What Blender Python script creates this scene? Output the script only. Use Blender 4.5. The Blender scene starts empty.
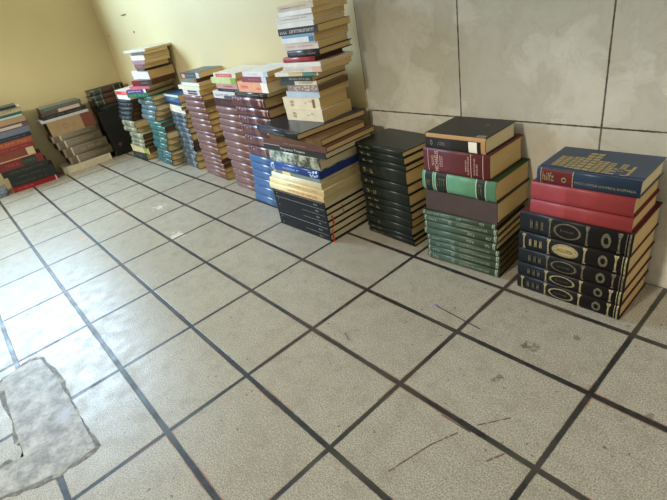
import bpy, bmesh, math, random
from mathutils import Matrix, Vector

random.seed(7)
SC = bpy.context.scene
COL = SC.collection
R = math.radians

# ------------------------------------------------------------------ camera
CAM_LOC = (2.0824, -0.2785, 0.7777)
CAM_ROT = [[0.658042, -0.270753, 0.702619], [0.731551, 0.450917, -0.511378], [-0.178365, 0.85051, 0.494792]]
CAM_LENS = 24.613
cam = bpy.data.objects.new('camera', bpy.data.cameras.new('camera'))
COL.objects.link(cam)
cam.data.sensor_fit = 'HORIZONTAL'
cam.data.sensor_width = 36
cam.data.lens = CAM_LENS
cam.data.clip_start = 0.02
_m = Matrix(CAM_ROT).to_4x4()
_m.translation = Vector(CAM_LOC)
cam.matrix_world = _m
SC.camera = cam

# ------------------------------------------------------------------ light
w = bpy.data.worlds.new('world')
SC.world = w
w.use_nodes = True
w.node_tree.nodes['Background'].inputs[0].default_value = (1.0, 0.95, 0.84, 1)
w.node_tree.nodes['Background'].inputs[1].default_value = 0.47


def area(name, loc, target, sx, sy, watts, col):
    l = bpy.data.lights.new(name, 'AREA')
    l.shape = 'RECTANGLE'
    l.size, l.size_y, l.energy, l.color = sx, sy, watts, col
    o = bpy.data.objects.new(name, l)
    COL.objects.link(o)
    o.location = loc
    o.rotation_euler = (Vector(target) - Vector(loc)).to_track_quat('-Z', 'Y').to_euler()
    return o


# daylight through the window of the left wall
area('window_daylight', (-1.82, -0.42, 1.50), (1.0, -0.42, 1.10), 1.25, 1.25, 145, (0.52, 0.76, 1.0))
# bright sky beyond the wide opening behind the camera; its lintel shades the top of the left wall
area('doorway_daylight', (1.0, -5.0, 3.62), (-0.3, 0.6, 0.6), 0.45, 0.30, 240, (1.0, 0.94, 0.84))

SC.view_settings.view_transform = 'Standard'
SC.view_settings.look = 'None'
SC.view_settings.exposure = 0.10
SC.view_settings.gamma = 1.0
SC.view_settings.use_curve_mapping = False


# ------------------------------------------------------------------ node helpers
class NT:
    def __init__(self, name):
        self.m = bpy.data.materials.new(name)
        self.m.use_nodes = True
        self.t = self.m.node_tree
        self.b = self.t.nodes['Principled BSDF']
        self._co = None

    def n(self, typ, **kw):
        x = self.t.nodes.new(typ)
        for k, v in kw.items():
            setattr(x, k, v)
        return x

    def link(self, a, b):
        self.t.links.new(a, b)

    def set(self, inp, v):
        if hasattr(v, 'is_output') or isinstance(v, bpy.types.NodeSocket):
            self.link(v, inp)
        else:
            inp.default_value = v

    def co(self):
        if self._co is None:
            self._co = self.n('ShaderNodeTexCoord').outputs['Object']
        return self._co

    def math(self, op, a, b=0.0, c=None, clamp=False):
        x = self.n('ShaderNodeMath', operation=op)
        x.use_clamp = clamp
        self.set(x.inputs[0], a)
        self.set(x.inputs[1], b)
        if c is not None:
            self.set(x.inputs[2], c)
        return x.outputs[0]

    def sep(self, v):
        x = self.n('ShaderNodeSeparateXYZ')
        self.link(v, x.inputs[0])
        return x.outputs

    def comb(self, x, y, z=0.0):
        q = self.n('ShaderNodeCombineXYZ')
        for i, v in enumerate((x, y, z)):
            self.set(q.inputs[i], v)
        return q.outputs[0]

    def noise(self, scale, detail=3, rough=.55, vec=None, dist=0.0):
        x = self.n('ShaderNodeTexNoise')
        self.link(vec if vec is not None else self.co(), x.inputs['Vector'])
        x.inputs['Scale'].default_value = scale
        x.inputs['Detail'].default_value = detail
        x.inputs['Roughness'].default_value = rough
        x.inputs['Distortion'].default_value = dist
        return x.outputs['Fac']

    def ramp(self, v, lo, hi, a=0.0, b=1.0):
        x = self.n('ShaderNodeMapRange')
        x.clamp = True
        self.set(x.inputs['Value'], v)
        x.inputs['From Min'].default_value = lo
        x.inputs['From Max'].default_value = hi
        x.inputs['To Min'].default_value = a
        x.inputs['To Max'].default_value = b
        return x.outputs['Result']

    def mix(self, f, a, b, mode='MIX'):
        x = self.n('ShaderNodeMix', data_type='RGBA', blend_type=mode)
        self.set(x.inputs['Factor'], f)
        self.set(x.inputs[6], (*a, 1) if isinstance(a, tuple) and len(a) == 3 else a)
        self.set(x.inputs[7], (*b, 1) if isinstance(b, tuple) and len(b) == 3 else b)
        return x.outputs[2]

    def scale(self, v, s):
        x = self.n('ShaderNodeVectorMath', operation='MULTIPLY')
        self.link(v, x.inputs[0])
        x.inputs[1].default_value = s
        return x.outputs[0]

    def bump(self, h, strength=.3, dist=.002):
        x = self.n('ShaderNodeBump')
        x.inputs['Strength'].default_value = strength
        x.inputs['Distance'].default_value = dist
        self.link(h, x.inputs['Height'])
        self.link(x.outputs[0], self.b.inputs['Normal'])

    def done(self, col=None, rough=None, spec=None, metal=None):
        if col is not None:
            self.set(self.b.inputs['Base Color'], (*col, 1) if isinstance(col, tuple) else col)
        if rough is not None:
            self.set(self.b.inputs['Roughness'], rough)
        if spec is not None:
            self.set(self.b.inputs['Specular IOR Level'], spec)
        if metal is not None:
            self.set(self.b.inputs['Metallic'], metal)
        return self.m


def lin(r, g, b):
    f = lambda c: c / 12.92 if c <= .04045 else ((c + .055) / 1.055) ** 2.4
    return tuple(f(c / 255) for c in (r, g, b))


# ------------------------------------------------------------------ mesh helpers
def mesh_obj(name, verts, faces, mats, parent=None, midx=None, smooth=None):
    me = bpy.data.meshes.new(name)
    me.from_pydata([tuple(v) for v in verts], [], faces)
    for m in (mats if isinstance(mats, (list, tuple)) else [mats]):
        me.materials.append(m)
    if midx:
        for p, i in zip(me.polygons, midx):
            p.material_index = i
    if smooth:
        for p, s in zip(me.polygons, smooth):
            p.use_smooth = bool(s)
    me.update()
    o = bpy.data.objects.new(name, me)
    COL.objects.link(o)
    if parent:
        o.parent = parent
    return o


def box(name, lo, hi, mat, parent=None, kind=None):
    x0, y0, z0 = lo
    x1, y1, z1 = hi
    v = [(x0, y0, z0), (x1, y0, z0), (x1, y1, z0), (x0, y1, z0), (x0, y0, z1), (x1, y0, z1), (x1, y1, z1), (x0, y1, z1)]
    f = [(3, 2, 1, 0), (4, 5, 6, 7), (0, 1, 5, 4), (1, 2, 6, 5), (2, 3, 7, 6), (3, 0, 4, 7)]
    o = mesh_obj(name, v, f, mat, parent)
    if kind:
        o['kind'] = kind
    return o


# ------------------------------------------------------------------ the setting
GX, GY = 0.31, 0.212314           # tile pitch along and towards the long wall
WALL_Y, LEFT_X = 0.846, -1.63
SCRATCHES = [[1.671, 0.0413, 1.694, 0.1323], [1.694, 0.1323, 1.7168, 0.1863], [1.7367, 0.2267, 1.7737, 0.2787], [1.7906, 0.1717, 1.8055, 0.203], [1.67, 0.2022, 1.7341, 0.2037], [1.3253, 0.2539, 1.3534, 0.2417]]
SPOTS = [[-0.1124, 0.3396, 0.035, 'w'], [0.29, 0.2422, 0.04, 'w'], [-0.1356, -0.0327, 0.022, 'p'], [1.7122, 0.4791, 0.02, 'd'], [1.6956, 0.4748, 0.012, 'd'], [1.7741, 0.5619, 0.01, 'd'], [1.7014, 0.3526, 0.014, 'd'], [1.9579, 0.4313, 0.014, 'd'], [-0.2205, 0.199, 0.012, 'p']]
PATCH = [[0.67, -0.366], [0.654, -0.393], [0.657, -0.431], [0.672, -0.467], [0.803, -0.473], [0.929, -0.473], [1.029, -0.472], [1.024, -0.509], [1.017, -0.559], [1.102, -0.542], [1.126, -0.487], [1.146, -0.421], [1.147, -0.379], [1.144, -0.344], [1.052, -0.345], [0.938, -0.347], [0.819, -0.352]]


def floor_material():
    t = NT('worn_floor_tiles')
    co = t.co()
    s = t.sep(co)
    wob = t.noise(9, 2)
    fine = t.noise(120, 2)
    jit = t.math('ADD', t.math('MULTIPLY', t.math('SUBTRACT', wob, .5), .0035), t.math('MULTIPLY', t.math('SUBTRACT', fine, .5), .0022))
    def line(c, pitch):
        q = t.math('DIVIDE', c, pitch)
        near = t.math('ROUND', q)
        sd = t.math('MULTIPLY', t.math('SUBTRACT', q, near), pitch)
        return t.math('FLOOR', q), sd, t.math('ADD', t.math('ABSOLUTE', sd), jit)
    ix, sx, dx = line(s[0], GX)
    iy, sy, dy = line(s[1], GY)
    # the joints running along the wall are a little wider than the cross joints
    mx = t.ramp(dx, .0046, .0062, 1, 0)
    my = t.ramp(dy, .0054, .0070, 1, 0)
    grout = t.math('MAXIMUM', mx, my)
    ex = t.ramp(dx, .0068, .0085, 1, 0)
    ey = t.ramp(dy, .0076, .0094, 1, 0)
    edge = t.math('MAXIMUM', ex, ey)
    wn = t.n('ShaderNodeTexWhiteNoise', noise_dimensions='2D')
    t.link(t.comb(ix, iy), wn.inputs['Vector'])
    per = wn.outputs['Value']
    big = t.noise(3.2, 4)
    mid = t.noise(22, 4, .6)
    sp = t.noise(340, 4, .8)
    base = t.mix(t.ramp(big, .3, .7), FLOOR_A, FLOOR_B)
    base = t.mix(t.ramp(mid, .42, .75, 0, .35), base, FLOOR_C)
    base = t.mix(t.ramp(per, 0, 1, 0, .22), base, FLOOR_C)
    base = t.mix(t.ramp(sp, .40, .52, .70, 0), base, FLOOR_D)
    base = t.mix(t.ramp(sp, .51, .62, 0, .55), base, FLOOR_E)
    # sparse dark pits in the glaze
    vo = t.n('ShaderNodeTexVoronoi')
    vo.inputs['Scale'].default_value = 60
    pv = t.n('ShaderNodeVectorMath', operation='ADD')
    pn = t.n('ShaderNodeTexNoise')
    pn.inputs['Scale'].default_value = 130
    t.link(co, pn.inputs['Vector'])
    t.link(co, pv.inputs[0])
    t.link(t.scale(pn.outputs['Color'], (.012, .012, .012)), pv.inputs[1])
    t.link(pv.outputs[0], vo.inputs['Vector'])
    vs = t.sep(vo.outputs['Color'])
    pit = t.math('MULTIPLY', t.ramp(vo.outputs['Distance'], .12, .20, 1, 0), t.ramp(vs[0], .86, .88))
    base = t.mix(t.math('MULTIPLY', pit, .75), base, lin(72, 62, 48))
    blot = t.math('MULTIPLY', t.ramp(t.noise(60, 4, .7), .60, .68), t.ramp(t.noise(7, 2), .46, .60))
    base = t.mix(t.math('MULTIPLY', blot, .45), base, lin(95, 84, 66))
    wear = t.math('MULTIPLY', t.ramp(t.noise(19, 5, .8), .48, .66), .42)
    base = t.mix(wear, base, lin(128, 120, 102))
    # scratches and spots that sit where the photograph has them
    def segdist(x0, y0, x1, y1):
        dx_, dy_ = x1 - x0, y1 - y0
        l2 = dx_ * dx_ + dy_ * dy_
        px = t.math('SUBTRACT', s[0], x0)
        py = t.math('SUBTRACT', s[1], y0)
        h = t.math('DIVIDE', t.math('ADD', t.math('MULTIPLY', px, dx_), t.math('MULTIPLY', py, dy_)), l2, clamp=True)
        ax = t.math('SUBTRACT', px, t.math('MULTIPLY', h, dx_))
        ay = t.math('SUBTRACT', py, t.math('MULTIPLY', h, dy_))
        return t.math('SQRT', t.math('ADD', t.math('MULTIPLY', ax, ax), t.math('MULTIPLY', ay, ay)))
    rag = t.noise(90, 3, .6)
    for q in SCRATCHES:
        d = segdist(*q)
        msk = t.math('MULTIPLY', t.ramp(d, .0008, .0020, 1, 0), t.ramp(rag, .34, .5, .3, .95))
        base = t.mix(msk, base, lin(84, 48, 34))
    rag2 = t.noise(55, 4, .7)
    for x, y, r, c in SPOTS:
        d = t.math('SQRT', t.math('ADD', t.math('POWER', t.math('SUBTRACT', s[0], x), 2), t.math('POWER', t.math('SUBTRACT', s[1], y), 2)))
        d = t.math('ADD', d, t.math('MULTIPLY', t.math('SUBTRACT', rag2, .5), r * 5.0))
        colr = {'w': lin(238, 232, 222), 'p': lin(214, 150, 112), 'd': lin(92, 80, 62)}[c]
        base = t.mix(t.ramp(d, r * .45, r * .8, {'w': .5, 'p': .55, 'd': .6}[c], 0), base, colr)
    # terracotta body showing where the tile edges are chipped
    red = t.math('MULTIPLY', t.math('SUBTRACT', edge, grout, clamp=True), t.ramp(t.noise(4.2, 3), .51, .58))
    base = t.mix(t.math('MULTIPLY', red, .75), base, lin(150, 74, 44))
    gcol = t.mix(t.ramp(t.noise(40, 4, .7), .35, .75), lin(26, 26, 25), lin(56, 55, 51))
    gcol = t.mix(t.ramp(t.noise(14, 3), .60, .76, 0, .45), gcol, lin(120, 118, 110))
    gcol = t.mix(t.ramp(t.noise(3.5, 3), .48, .62, 0, .8), gcol, lin(70, 66, 56))
    colr = t.mix(grout, base, gcol)
    rgh = t.math('ADD', t.ramp(mid, .3, .7, .30, .50), t.math('MULTIPLY', grout, .06))
    h = t.math('ADD', t.math('SUBTRACT', 1.0, grout), t.math('MULTIPLY', sp, .03))
    h = t.math('ADD', h, t.math('MULTIPLY', big, .6))
    t.bump(h, .35, .0025)
    return t.done(colr, rgh, .42)


FLOOR_A, FLOOR_B, FLOOR_C = lin(169, 161, 142), lin(181, 174, 156), lin(142, 134, 114)
FLOOR_D, FLOOR_E = lin(94, 85, 65), lin(210, 204, 188)


def paint_material():
    t = NT('cream_yellow_wall_paint')
    c = t.mix(t.ramp(t.noise(2.2, 4), .3, .7), lin(213, 196, 148), lin(219, 204, 156))
    c = t.mix(t.ramp(t.noise(14, 5, .7), .62, .8, 0, .35), c, lin(198, 174, 122))
    t.bump(t.noise(60, 4), .08, .002)
    return t.done(c, .55, .35)


def marble_material():
    t = NT('beige_marble_wall_tile')
    s = t.sep(t.co())
    q = t.n('ShaderNodeVectorMath', operation='ADD')
    nz = t.n('ShaderNodeTexNoise')
    t.link(t.co(), nz.inputs['Vector'])
    nz.inputs['Scale'].default_value = 6
    nz.inputs['Detail'].default_value = 5
    t.link(t.co(), q.inputs[0])
    t.link(t.scale(nz.outputs['Color'], (.22, .22, .22)), q.inputs[1])
    v = t.noise(5.5, 5, .55, q.outputs[0])
    vein = t.ramp(t.math('ABSOLUTE', t.math('SUBTRACT', v, .5)), 0, .06, 1, 0)
    v2 = t.noise(9, 4, .6, q.outputs[0])
    vein2 = t.ramp(t.math('ABSOLUTE', t.math('SUBTRACT', v2, .47)), 0, .02, 1, 0)
    c = t.mix(t.ramp(v, .36, .66), lin(182, 177, 158), lin(207, 203, 187))
    c = t.mix(t.ramp(t.noise(26, 4), .3, .7, 0, .35), c, lin(184, 179, 160))
    c = t.mix(t.math('MULTIPLY', vein, .34), c, lin(166, 159, 138))
    c = t.mix(t.math('MULTIPLY', vein2, .16), c, lin(148, 140, 120))
    def line(cc, off, pitch):
        k = t.math('DIVIDE', t.math('SUBTRACT', cc, off), pitch)
        return t.math('MULTIPLY', t.math('ABSOLUTE', t.math('SUBTRACT', k, t.math('ROUND', k))), pitch)
    jit = t.math('MULTIPLY', t.math('SUBTRACT', t.noise(80, 3), .5), .003)
    dx = t.math('ADD', line(s[0], 0.910, 0.3805), jit)
    dz = t.math('ADD', line(s[2], 0.384, 0.60), jit)
    g = t.ramp(t.math('MINIMUM', dx, dz), .0016, .0026, 1, 0)
    gc = t.mix(t.ramp(t.noise(35, 3), .4, .7), lin(62, 54, 40), lin(112, 98, 72))
    c = t.mix(g, c, gc)
    t.bump(t.math('SUBTRACT', 1.0, g), .4, .0015)
    return t.done(c, t.math('ADD', .26, t.math('MULTIPLY', g, .4)), .5)


M_FLOOR, M_PAINT, M_MARBLE = floor_material(), paint_material(), marble_material()

box('floor', (LEFT_X - .1, -2.6, -.08), (3.2, WALL_Y + .12, 0), M_FLOOR, kind='structure')
box('wall_back', (LEFT_X - .1, WALL_Y + .010, 0), (3.2, WALL_Y + .12, 2.6), M_PAINT, kind='structure')
box('wall_back_tiles', (0.910, WALL_Y, 0), (3.2, WALL_Y + .0099, 1.55), M_MARBLE, kind='structure')


def wall_left():
    # the wall with the window opening in it
    y0, y1, z0, z1 = -.95, .14, .86, 2.05
    v, f = [], []
    def bx(ya, yb, za, zb):
        k = len(v)
        a, b = LEFT_X - .1, LEFT_X
        v.extend([(a, ya, za), (b, ya, za), (b, yb, za), (a, yb, za), (a, ya, zb), (b, ya, zb), (b, yb, zb), (a, yb, zb)])
        f.extend([tuple(k + i for i in q) for q in [(3, 2, 1, 0), (4, 5, 6, 7), (0, 1, 5, 4), (1, 2, 6, 5), (2, 3, 7, 6), (3, 0, 4, 7)]])
    yb = WALL_Y + .010
    bx(-2.6, y0, 0, 2.6)
    bx(y1, yb, 0, 2.6)
    bx(y0, y1, 0, z0)
    bx(y0, y1, z1, 2.6)
    o = mesh_obj('wall_left', v, f, M_PAINT)
    o['kind'] = 'structure'
    v2, f2 = [], []
    wt = NT('white_window_paint').done(lin(225, 225, 220), .4)
    v, f = v2, f2
    def bar(ya, yb_, za, zb):
        k = len(v2)
        a, b = LEFT_X - .08, LEFT_X - .03
        v2.extend([(a, ya, za), (b, ya, za), (b, yb_, za), (a, yb_, za), (a, ya, zb), (b, ya, zb), (b, yb_, zb), (a, yb_, zb)])
        f2.extend([tuple(k + i for i in q) for q in [(3, 2, 1, 0), (4, 5, 6, 7), (0, 1, 5, 4), (1, 2, 6, 5), (2, 3, 7, 6), (3, 0, 4, 7)]])
    bar(y0, y0 + .04, z0, z1)
    bar(y1 - .04, y1, z0, z1)
    bar(y0 + .04, y1 - .04, z0, z0 + .04)
    bar(y0 + .04, y1 - .04, z1 - .04, z1)
    wo = mesh_obj('window_1', v2, f2, wt)
    wo['kind'] = 'structure'


wall_left()


box('wall_front', (LEFT_X - .1, -2.52, 2.30), (3.2, -2.42, 3.0), M_PAINT, kind='structure')


def floor_patch():
    """the cement repair trowelled over broken tiles"""
    t = NT('patched_cement')
    c = t.mix(t.ramp(t.noise(26, 5, .7), .35, .65), lin(112, 107, 96), lin(184, 179, 168))
    c = t.mix(t.ramp(t.noise(60, 4, .7), .56, .66, 0, .7), c, lin(120, 112, 98))
    c = t.mix(t.ramp(t.noise(12, 3), .60, .68, 0, .5), c, lin(150, 158, 178))
    t.bump(t.noise(70, 5, .7), .35, .002)
    inner = t.done(c, .50, .35)
    t = NT('dark_mortar_rim')
    c = t.mix(t.ramp(t.noise(70, 4, .7), .35, .65), lin(74, 70, 60), lin(130, 124, 110))
    c = t.mix(t.ramp(t.noise(16, 3), .54, .62, 0, .9), c, lin(170, 164, 150))
    t.bump(t.noise(90, 4), .5, .003)
    rim = t.done(c, .6, .4)
    pts = []
    n = len(PATCH)
    for i in range(n):
        a, b = Vector(PATCH[i]), Vector(PATCH[(i + 1) % n])
        for k in range(5):
            p = a.lerp(b, k / 5)
            pts.append(p + Vector((random.uniform(-.0012, .0012), random.uniform(-.0012, .0012))))
    m = len(pts)
    area2 = sum(pts[j].x * pts[(j + 1) % m].y - pts[(j + 1) % m].x * pts[j].y for j in range(m))
    out, w_ = [], .007
    for i in range(m):
        tg = (pts[(i + 1) % m] - pts[i - 1]).normalized()
        nn = Vector((tg.y, -tg.x)) * (1 if area2 > 0 else -1)
        w_ = min(.015, max(.002, w_ + random.uniform(-.005, .005)))
        ca, cb = pts[i] - pts[i - 4], pts[(i + 4) % m] - pts[i]
        concave = (ca.x * cb.y - ca.y * cb.x) * area2 < -.25 * ca.length * cb.length * abs(area2)
        out.append(pts[i] + nn * (.0015 if concave else w_))
    # crumbled mortar rim around the trowelled cement
    v = [(p.x, p.y, .0002) for p in out] + [(p.x, p.y, .0005) for p in out] + [(p.x, p.y, .0011) for p in pts]
    f, mi = [], []
    for i in range(m):
        j = (i + 1) % m
        f += [(i, j, m + j, m + i), (m + i, m + j, 2 * m + j, 2 * m + i)]
        mi += [1, 1]
    bm = bmesh.new()
    bv = [bm.verts.new(p) for p in v]
    for q, k in zip(f, mi):
        bm.faces.new([bv[i] for i in q]).material_index = k
    fc = bm.faces.new([bv[2 * m + i] for i in range(m)])
    fc.material_index = 0
    bmesh.ops.triangulate(bm, faces=[fc])
    bmesh.ops.recalc_face_normals(bm, faces=bm.faces)
    me = bpy.data.meshes.new('floor_patch')
    bm.to_mesh(me)
    me.materials.append(inner)
    me.materials.append(rim)
    o = bpy.data.objects.new('floor_patch', me)
    COL.objects.link(o)
    o['kind'] = 'structure'


floor_patch()


def wall_chips():
    m = NT('bare_brown_plaster').done(lin(112, 80, 40), .8)
    for x, z, sx, sz in [(-1.105, .849, .115, .010), (-1.04, .749, .022, .014), (-1.525, .753, .014, .013)]:
        v, f = [], []
        k = 12
        for i in range(k):
            a = 2 * math.pi * i / k
            rr = random.uniform(.75, 1.1)
            v.append((x + math.cos(a) * sx * .5 * rr, WALL_Y + .0098, z + math.sin(a) * sz * .5 * rr))
        v += [(p[0], WALL_Y + .0092, p[2]) for p in v]
        f = [tuple(range(k, 2 * k))] + [(i, (i + 1) % k, k + (i + 1) % k, k + i) for i in range(k)]
        o = mesh_obj('wall_chip', v, f, m)
        o['kind'] = 'structure'


wall_chips()

# ------------------------------------------------------------------ book materials
_cache = {}


def cloth(c, rough=.5, wear=.25, name='book_cloth', spec=.4):
    key = (c, rough, wear, name, spec)
    if key in _cache:
        return _cache[key]
    t = NT(name)
    l = lin(*c)
    lite = tuple(min(1, x * 1.25 + .02) for x in l)
    dark = tuple(x * .84 for x in l)
    col = t.mix(t.ramp(t.noise(26, 4, .6), .35, .7), dark, l)
    col = t.mix(t.ramp(t.noise(120, 3, .7), .60, .75, 0, wear), col, lite)
    t.bump(t.noise(500, 2), .12, .0006)
    _cache[key] = t.done(col, rough, spec)
    return _cache[key]


def paper(c, contrast=.35):
    key = ('paper', c, contrast)
    if key in _cache:
        return _cache[key]
    t = NT('page_edges')
    l = lin(*c)
    v = t.scale(t.co(), (6, 6, 900))
    a = t.noise(1, 2, .6, v)
    col = t.mix(t.ramp(a, .35, .65, 0, contrast), l, tuple(x * .50 for x in l))
    col = t.mix(t.ramp(t.noise(18, 4), .4, .75, 0, .30), col, tuple(x * y for x, y in zip(l, (.78, .66, .48))))
    t.bump(a, .35, .0008)
    _cache[key] = t.done(col, .8, .2)
    return _cache[key]


def ink(c, metal=0.0, rough=.45, wear=0.0):
    key = ('ink', c, metal, rough, wear)
    if key in _cache:
        return _cache[key]
    t = NT('printed_ink' if not metal else 'gilt_stamping')
    l = lin(*c)
    col = t.mix(t.ramp(t.noise(300, 3, .7), .45, .6, wear, 0), l, tuple(x * .25 for x in l))
    _cache[key] = t.done(col, rough, .5, metal)
    return _cache[key]


GOLD = ink((176, 162, 120), .2, .4, .7)
DULLGOLD = ink((112, 106, 84), .1, .5, .85)
SILVER = ink((190, 194, 196), .1, .45, .2)

# ------------------------------------------------------------------ books
_text_cache = {}


def text_polys(s):
    """outline faces of a line of lettering, normalised to width 1"""
    if s in _text_cache:
        return _text_cache[s]
    cu = bpy.data.curves.new('lettering', 'FONT')
    cu.body = s
    cu.resolution_u = 2
    o = bpy.data.objects.new('lettering', cu)
    COL.objects.link(o)
    dg = bpy.context.evaluated_depsgraph_get()
    me = bpy.data.meshes.new_from_object(o.evaluated_get(dg))
    v = [x.co.copy() for x in me.vertices]
    f = [tuple(p.vertices) for p in me.polygons]
    bpy.data.objects.remove(o)
    bpy.data.curves.remove(cu)
    bpy.data.meshes.remove(me)
    x0, x1 = min(p.x for p in v), max(p.x for p in v)
    y0, y1 = min(p.y for p in v), max(p.y for p in v)
    v = [((p.x - x0) / (x1 - x0), (p.y - y0) / (y1 - y0)) for p in v]
    _text_cache[s] = (v, f)
    return v, f


class Book:
    """A closed book lying flat: x along the spine, y from spine to fore edge, z through its thickness."""

    def __init__(self, kind, L, D, T, matrix, cover, pages, bulge=.0, boards=None, soft=False, groove=False):
        self.L, self.D, self.T, self.b = L, D, T, bulge
        self.root = bpy.data.objects.new(kind, None)
        self.root.empty_display_size = .02
        COL.objects.link(self.root)
        self.root.matrix_world = matrix
        self.soft = soft
        t = .0007 if soft else min(.0026, T * .16)
        self.t = t
        inset = .0004 if soft else .0032
        ov = .0 if soft else .0035
        n = 9
        outer = [(D, 0.0)]
        inner = [(D, t)]
        if groove:
            outer += [(bulge + .014, 0), (bulge + .009, .0012), (bulge + .005, 0)]
            inner += [(bulge + .014, t), (bulge + .009, t + .0004), (bulge + .005, t)]
        for i in range(n):
            z = T * i / (n - 1)
            outer.append((self.prof(z), z))
        for i in range(n):
            z = t + (T - 2 * t) * i / (n - 1)
            inner.append((self.prof(z) + t, z))
        if groove:
            outer += [(bulge + .005, T), (bulge + .009, T - .0012), (bulge + .014, T)]
            inner += [(bulge + .005, T - t), (bulge + .009, T - t - .0004), (bulge + .014, T - t)]
        outer.append((D, T))
        inner.append((D, T - t))
        m = len(outer)
        v, f, sm, mi = [], [], [], []
        for x in (0, L):
            v += [(x, y, z) for y, z in outer]
            v += [(x, y, z) for y, z in inner]
        g = 3 if groove else 0
        for i in range(m - 1):
            sp = 1 + g <= i < m - 2 - g
            # a separate board colour starts behind the hinge
            k = 1 if (boards is not None and not sp) else 0
            f += [(i + 1, i, 2 * m + i, 2 * m + i + 1), (m + i, m + i + 1, 3 * m + i + 1, 3 * m + i),
                  (i, i + 1, m + i + 1, m + i), (2 * m + i + 1, 2 * m + i, 3 * m + i, 3 * m + i + 1)]
            sm += [sp and bulge > 0, 0, 0, 0]
            mi += [k] * 4
        f += [(0, m, 3 * m, 2 * m), (2 * m - 1, m - 1, 3 * m - 1, 4 * m - 1)]
        sm += [0, 0]
        mi += [1 if boards is not None else 0] * 2
        mats = [cover] + ([boards] if boards is not None else [])
        self.cover = mesh_obj('cover', v, f, mats, self.root, mi, sm)
        # page block: rounded back, slightly hollow fore edge
        prof = []
        k = 7
        e = .0002
        for i in range(k):
            z = t + e + (T - 2 * t - 2 * e) * i / (k - 1)
            prof.append((self.prof(z) + t + .0006, z))
        hol = 0 if soft else min(.003, T * .1)
        back = []
        for i in range(k):
            s = i / (k - 1)
            z = t + e + (T - 2 * t - 2 * e) * (1 - s)
            back.append((D - ov - .0002 - hol * (1 - (2 * s - 1) ** 2), z))
        ring = prof + back
        q = len(ring)
        v = [(inset, y, z) for y, z in ring] + [(L - inset, y, z) for y, z in ring]
        f = [(i, q + i, q + (i + 1) % q, (i + 1) % q) for i in range(q)]
        for i in range(k - 1):
            a, b_, c, d = i, i + 1, q - 2 - i, q - 1 - i
            f += [(a, b_, c, d), (q + d, q + c, q + b_, q + a)]
        self.pages = mesh_obj('page_block', v, f, pages, self.root)

    def prof(self, z):
        u = 2 * z / self.T - 1
        return self.b * u * u * (0.35 + 0.65 * u * u)

    def tag(self, label, cat='book', group=None):
        self.root['label'] = label
        self.root['category'] = cat
        if group:
            self.root['group'] = group

    # ---- decoration: everything below adds a raised part on the spine or on the front board
    def spine_polys(self, name, polys, mat, eps=.00045):
        """polys: list of (verts[(x, z)], faces), bent onto the spine"""
        v, f = [], []
        for pv, pf in polys:
            k = len(v)
            v += [(x, self.prof(z) - eps, z) for x, z in pv]
            f += [tuple(k + i for i in q) for q in pf]
        return mesh_obj(name, v, f, mat, self.root)

    def rect(self, x0, x1, z0=0.0, z1=1.0):
        """grid rectangle in fractions of spine length and thickness"""
        nz = 8
        v = []
        for i in range(nz + 1):
            z = self.T * (z0 + (z1 - z0) * i / nz)
            v += [(x0 * self.L, z), (x1 * self.L, z)]
        return v, [(2 * i, 2 * i + 1, 2 * i + 3, 2 * i + 2) for i in range(nz)]

    def bands(self, spans, mat, name='spine_band', eps=.0004, z0=.02, z1=.98):
        for a, b in spans:
            o = self.spine_polys(name, [self.rect(a, b, z0, z1)], mat, eps)
        return o

    def text(self, s, x0, x1, z0, z1, mat, name='spine_title', rot=False, eps=.0007, flip=False):
        v, f = text_polys(s)
        L, T = self.L, self.T
        o = []
        for a, b in v:
            if rot:      # lettering turned a quarter so that it climbs the spine thickness
                o.append((L * (x0 + (x1 - x0) * (1 - b if not flip else b)), T * (z0 + (z1 - z0) * (a if not flip else 1 - a))))
            else:
                o.append((L * (x0 + (x1 - x0) * a), T * (z0 + (z1 - z0) * b)))
        return self.spine_polys(name, [(o, f)], mat, eps)

    def ring(self, cx, cz, rx, rz, w, n=28):
        """elliptic ring; radii in fractions of length / thickness"""
        v, f = [], []
        for i in range(n):
            a = 2 * math.pi * i / n
            for k in (1, 1 - w):
                v.append((self.L * (cx + rx * k * math.cos(a)), self.T * (cz + rz * k * math.sin(a))))
        for i in range(n):
            j = (i + 1) % n
            f.append((2 * i, 2 * j, 2 * j + 1, 2 * i + 1))
        return v, f

    def disc(self, cx, cz, rx, rz, n=24):
        v = [(self.L * (cx + rx * math.cos(2 * math.pi * i / n)), self.T * (cz + rz * math.sin(2 * math.pi * i / n))) for i in range(n)]
        v.append((self.L * cx, self.T * cz))
        return v, [(i, (i + 1) % n, n) for i in range(n)]

    def scribble(self, x0, x1, z0, z1, n, seed=0, fill=.65):
        """a run of small upright strokes, worn lettering too small to read"""
        r = random.Random(seed)
        out = []
        wd = (x1 - x0) / n
        for i in range(n):
            if r.random() > .9:
                continue
            a = x0 + wd * i
            b = a + wd * fill
            k = r.randrange(4)
            h = (z1 - z0)
            if k == 0:
                out += [self.rect(a, a + wd * .25, z0, z1), self.rect(a, b, z1 - h * .25, z1)]
            elif k == 1:
                out += [self.rect(a, a + wd * .25, z0, z1), self.rect(a, b, z0, z0 + h * .25)]
            elif k == 2:
                out += [self.rect(a, a + wd * .22, z0, z1), self.rect(b - wd * .22, b, z0, z1), self.rect(a, b, z0 + h * .4, z0 + h * .6)]
            else:
                out += [self.rect(a, b, z1 - h * .25, z1), self.rect(a + wd * .2, a + wd * .45, z0, z1)]
        return out

    def top_polys(self, name, polys, mat, eps=.0004):
        """polys in metres on the upper board"""
        v, f = [], []
        for pv, pf in polys:
            k = len(v)
            v += [(x, y, self.T + eps) for x, y in pv]
            f += [tuple(k + i for i in q) for q in pf]
        return mesh_obj(name, v, f, mat, self.root)


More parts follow.
